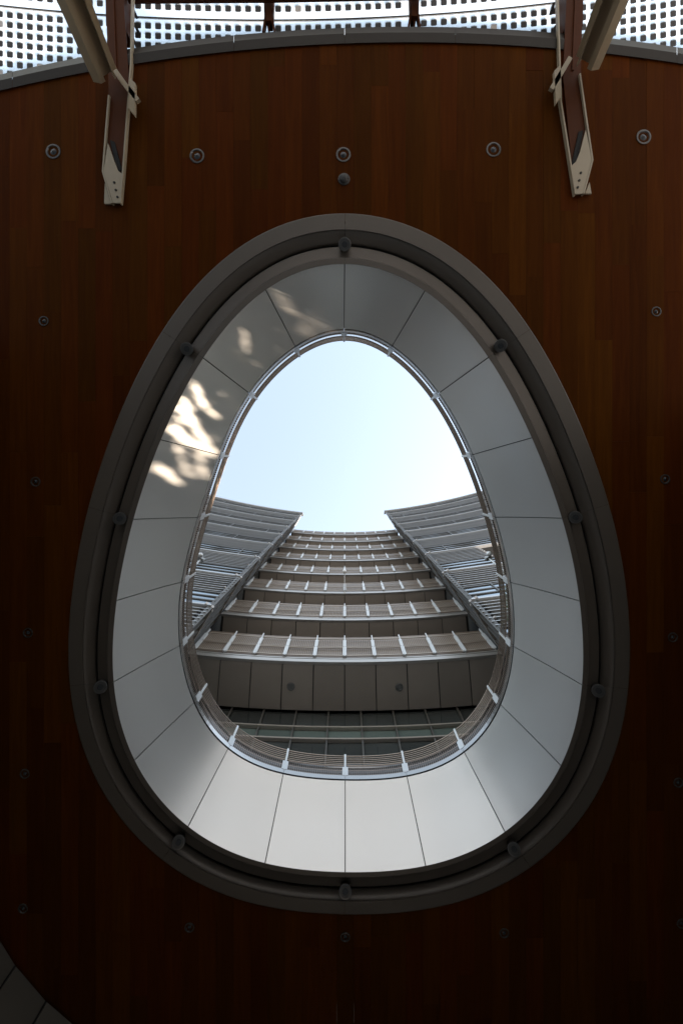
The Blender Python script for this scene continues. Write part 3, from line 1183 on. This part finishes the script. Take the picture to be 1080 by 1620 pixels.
    # roof screen cap
    b = MB(); sweep(b, X0 - 0.15, XE, 16, [(0.16, ztop - 0.4), (-0.3, ztop - 0.4), (-0.3, ztop), (0.16, ztop)]); bpart(b, 'parapet', 'louvre', wg)
    for k in range(4):
        zb = Z1 + SH * 8 - 3.0 + 0.55 * k - 0.4
        if zb < ztop - 0.5 and zb > Z1 + SH * 7 + 4.4:
            b = MB(); sweep(b, X0 - 0.05, XE, 16, [(0.07, zb), (-0.02, zb), (-0.02, zb + 0.1), (0.07, zb + 0.1)]); bpart(b, 'louvre_blade', 'louvre', wg)
    # pale slats on the return above the roof
    for q in range(5):
        b = MB()
        s = 0.1 + q * 0.35
        p = A + d * s
        b.box(-0.05, 0.05, -0.05, 0.05, ztop - 2.0, ztop + 0.05, M=Matrix.Translation(p + nrm * 0.05))
        bpart(b, 'fin', 'rail_white', wg)


wing(-1, 5.2, 5.33, 0.12, 0.006, 18.5)
wing(1, 4.95, 5.10, 0.12, 0.007, 18.5)
# closing block behind the balconies
b = MB()
b.box(-6.6, 6.6, YF + 2.3, 16, 8.07, 48.0)
bpart(b, 'core', 'dark_core')

# ------------------------------------------------------------------ lamps on arms over the egg and a rod lamp on the third balcony
for side, a, c in (('left', (297, 906), (318, 885)), ('right', (799, 905), (772, 883))):
    p0, p1 = P(*a, 8.75), P(*c, 9.25)
    t = empty('floodlight', p0)
    tag(t, f'small floodlight on a pale arm reaching over the {side} side of the egg', 'floodlight', 'floodlights on the railing')
    b = MB(); b.tube([p0 + Vector((0, 0, -0.4)), p0, p1], 0.02, 8); relink(b.build('arm', 'rail_white', None), t)
    s = 1 if side == 'left' else -1
    M = Matrix.Translation(p1) @ Matrix.Rotation(R(30 * s), 4, 'Z') @ Matrix.Rotation(R(25), 4, 'X')
    b = MB(); b.box(-0.075, 0.075, -0.035, 0.035, -0.03, 0.05, M=M); b.box(-0.06, 0.06, -0.055, -0.035, -0.02, 0.035, M=M)
    relink(b.build('housing', 'lamp_rim', None), t)
    b = MB(); b.tube([p1 + Vector((-0.02 * s, -0.06, 0.02)), p1 + Vector((-0.02 * s, -0.10, 0.02)), p1 + Vector((-0.02 * s, -0.15, 0.03))], [0.055, 0.065, 0.03], 12)
    relink(b.build('head', 'rail_white', None, smooth=True), t)
p0 = P(545, 937, Z1 + SH * 2 + 0.4); p1 = P(545, 904, Z1 + SH * 2 + 0.7)
t = empty('rod_lamp', p0)
tag(t, 'white rod with a small round head on the third balcony, centre', 'lamp')
b = MB(); b.tube([p0, p1], 0.032, 8); relink(b.build('rod', 'rail_white', None), t)
b = MB()
b.tube([p1 + Vector((0, -z, 0)) for z in (-0.13, -0.1, -0.04, 0.04, 0.1, 0.13)], [0.03, 0.09, 0.125, 0.125, 0.09, 0.03], 12)
relink(b.build('head', 'rail_white', None, smooth=True), t)


# ------------------------------------------------------------------ added hedge out of view, right of the opening, to shape the sun
# leaves are left out so the sun throws chosen streaks on the cladding
def clad_pt(x, y):
    best = None
    for i in range(0, 400):
        t = i / 20
        for f in (0.1, 0.3, 0.5, 0.7, 0.9):
            p = low(t, 0, ZB).lerp(upp(t, 0, ZU), f)
            d = (p.x / p.z * F + VX - x) ** 2 + (p.y / p.z * F + VY - y) ** 2
            if best is None or d < best[0]:
                best = (d, p)
    return best[1]


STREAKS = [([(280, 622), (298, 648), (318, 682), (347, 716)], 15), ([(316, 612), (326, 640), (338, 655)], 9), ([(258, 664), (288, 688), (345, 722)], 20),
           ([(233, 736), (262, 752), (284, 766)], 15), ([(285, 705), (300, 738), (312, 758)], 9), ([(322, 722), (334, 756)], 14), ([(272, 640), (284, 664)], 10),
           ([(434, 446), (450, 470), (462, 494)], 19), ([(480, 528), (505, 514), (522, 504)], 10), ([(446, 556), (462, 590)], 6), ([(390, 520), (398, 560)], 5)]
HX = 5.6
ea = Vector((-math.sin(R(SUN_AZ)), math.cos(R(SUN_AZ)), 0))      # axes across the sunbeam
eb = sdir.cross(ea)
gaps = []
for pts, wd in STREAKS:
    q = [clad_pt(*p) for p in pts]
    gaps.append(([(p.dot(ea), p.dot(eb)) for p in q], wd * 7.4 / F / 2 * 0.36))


def seg_d(p, a, b):
    ax, ay = b[0] - a[0], b[1] - a[1]
    l2 = ax * ax + ay * ay
    t = max(0, min(1, ((p[0] - a[0]) * ax + (p[1] - a[1]) * ay) / max(l2, 1e-9)))
    return math.hypot(p[0] - a[0] - t * ax, p[1] - a[1] - t * ay)


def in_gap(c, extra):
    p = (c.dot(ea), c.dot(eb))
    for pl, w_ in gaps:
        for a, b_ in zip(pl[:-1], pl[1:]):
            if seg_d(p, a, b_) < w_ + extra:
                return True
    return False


hd = empty('sun_blocker_hedge', (HX, 0.4, 8.06))
tag(hd, 'added unseen bamboo screen that lets the sun through in streaks, right of the egg opening', 'hedge')
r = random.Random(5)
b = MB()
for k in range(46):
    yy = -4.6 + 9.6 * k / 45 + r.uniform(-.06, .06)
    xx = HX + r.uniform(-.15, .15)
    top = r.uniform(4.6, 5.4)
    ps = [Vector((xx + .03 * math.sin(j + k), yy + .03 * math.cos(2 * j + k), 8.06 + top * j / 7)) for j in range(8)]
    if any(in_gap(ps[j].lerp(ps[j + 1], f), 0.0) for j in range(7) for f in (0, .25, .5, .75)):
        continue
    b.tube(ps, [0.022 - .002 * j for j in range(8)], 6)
relink(b.build('blocker_canes', 'blocker_bark', None), hd)
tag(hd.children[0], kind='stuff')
b = MB()
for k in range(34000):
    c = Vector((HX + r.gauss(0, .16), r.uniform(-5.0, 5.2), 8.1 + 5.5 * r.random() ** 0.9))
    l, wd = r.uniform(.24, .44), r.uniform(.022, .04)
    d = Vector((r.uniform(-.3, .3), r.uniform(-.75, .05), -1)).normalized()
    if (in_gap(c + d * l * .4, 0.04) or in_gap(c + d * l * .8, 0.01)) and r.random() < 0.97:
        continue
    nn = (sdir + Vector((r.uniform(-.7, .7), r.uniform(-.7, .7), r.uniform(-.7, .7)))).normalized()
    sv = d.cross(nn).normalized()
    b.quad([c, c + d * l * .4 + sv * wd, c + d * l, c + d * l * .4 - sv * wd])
fo = b.build('blocker_foliage', 'blocker_leaf', None)
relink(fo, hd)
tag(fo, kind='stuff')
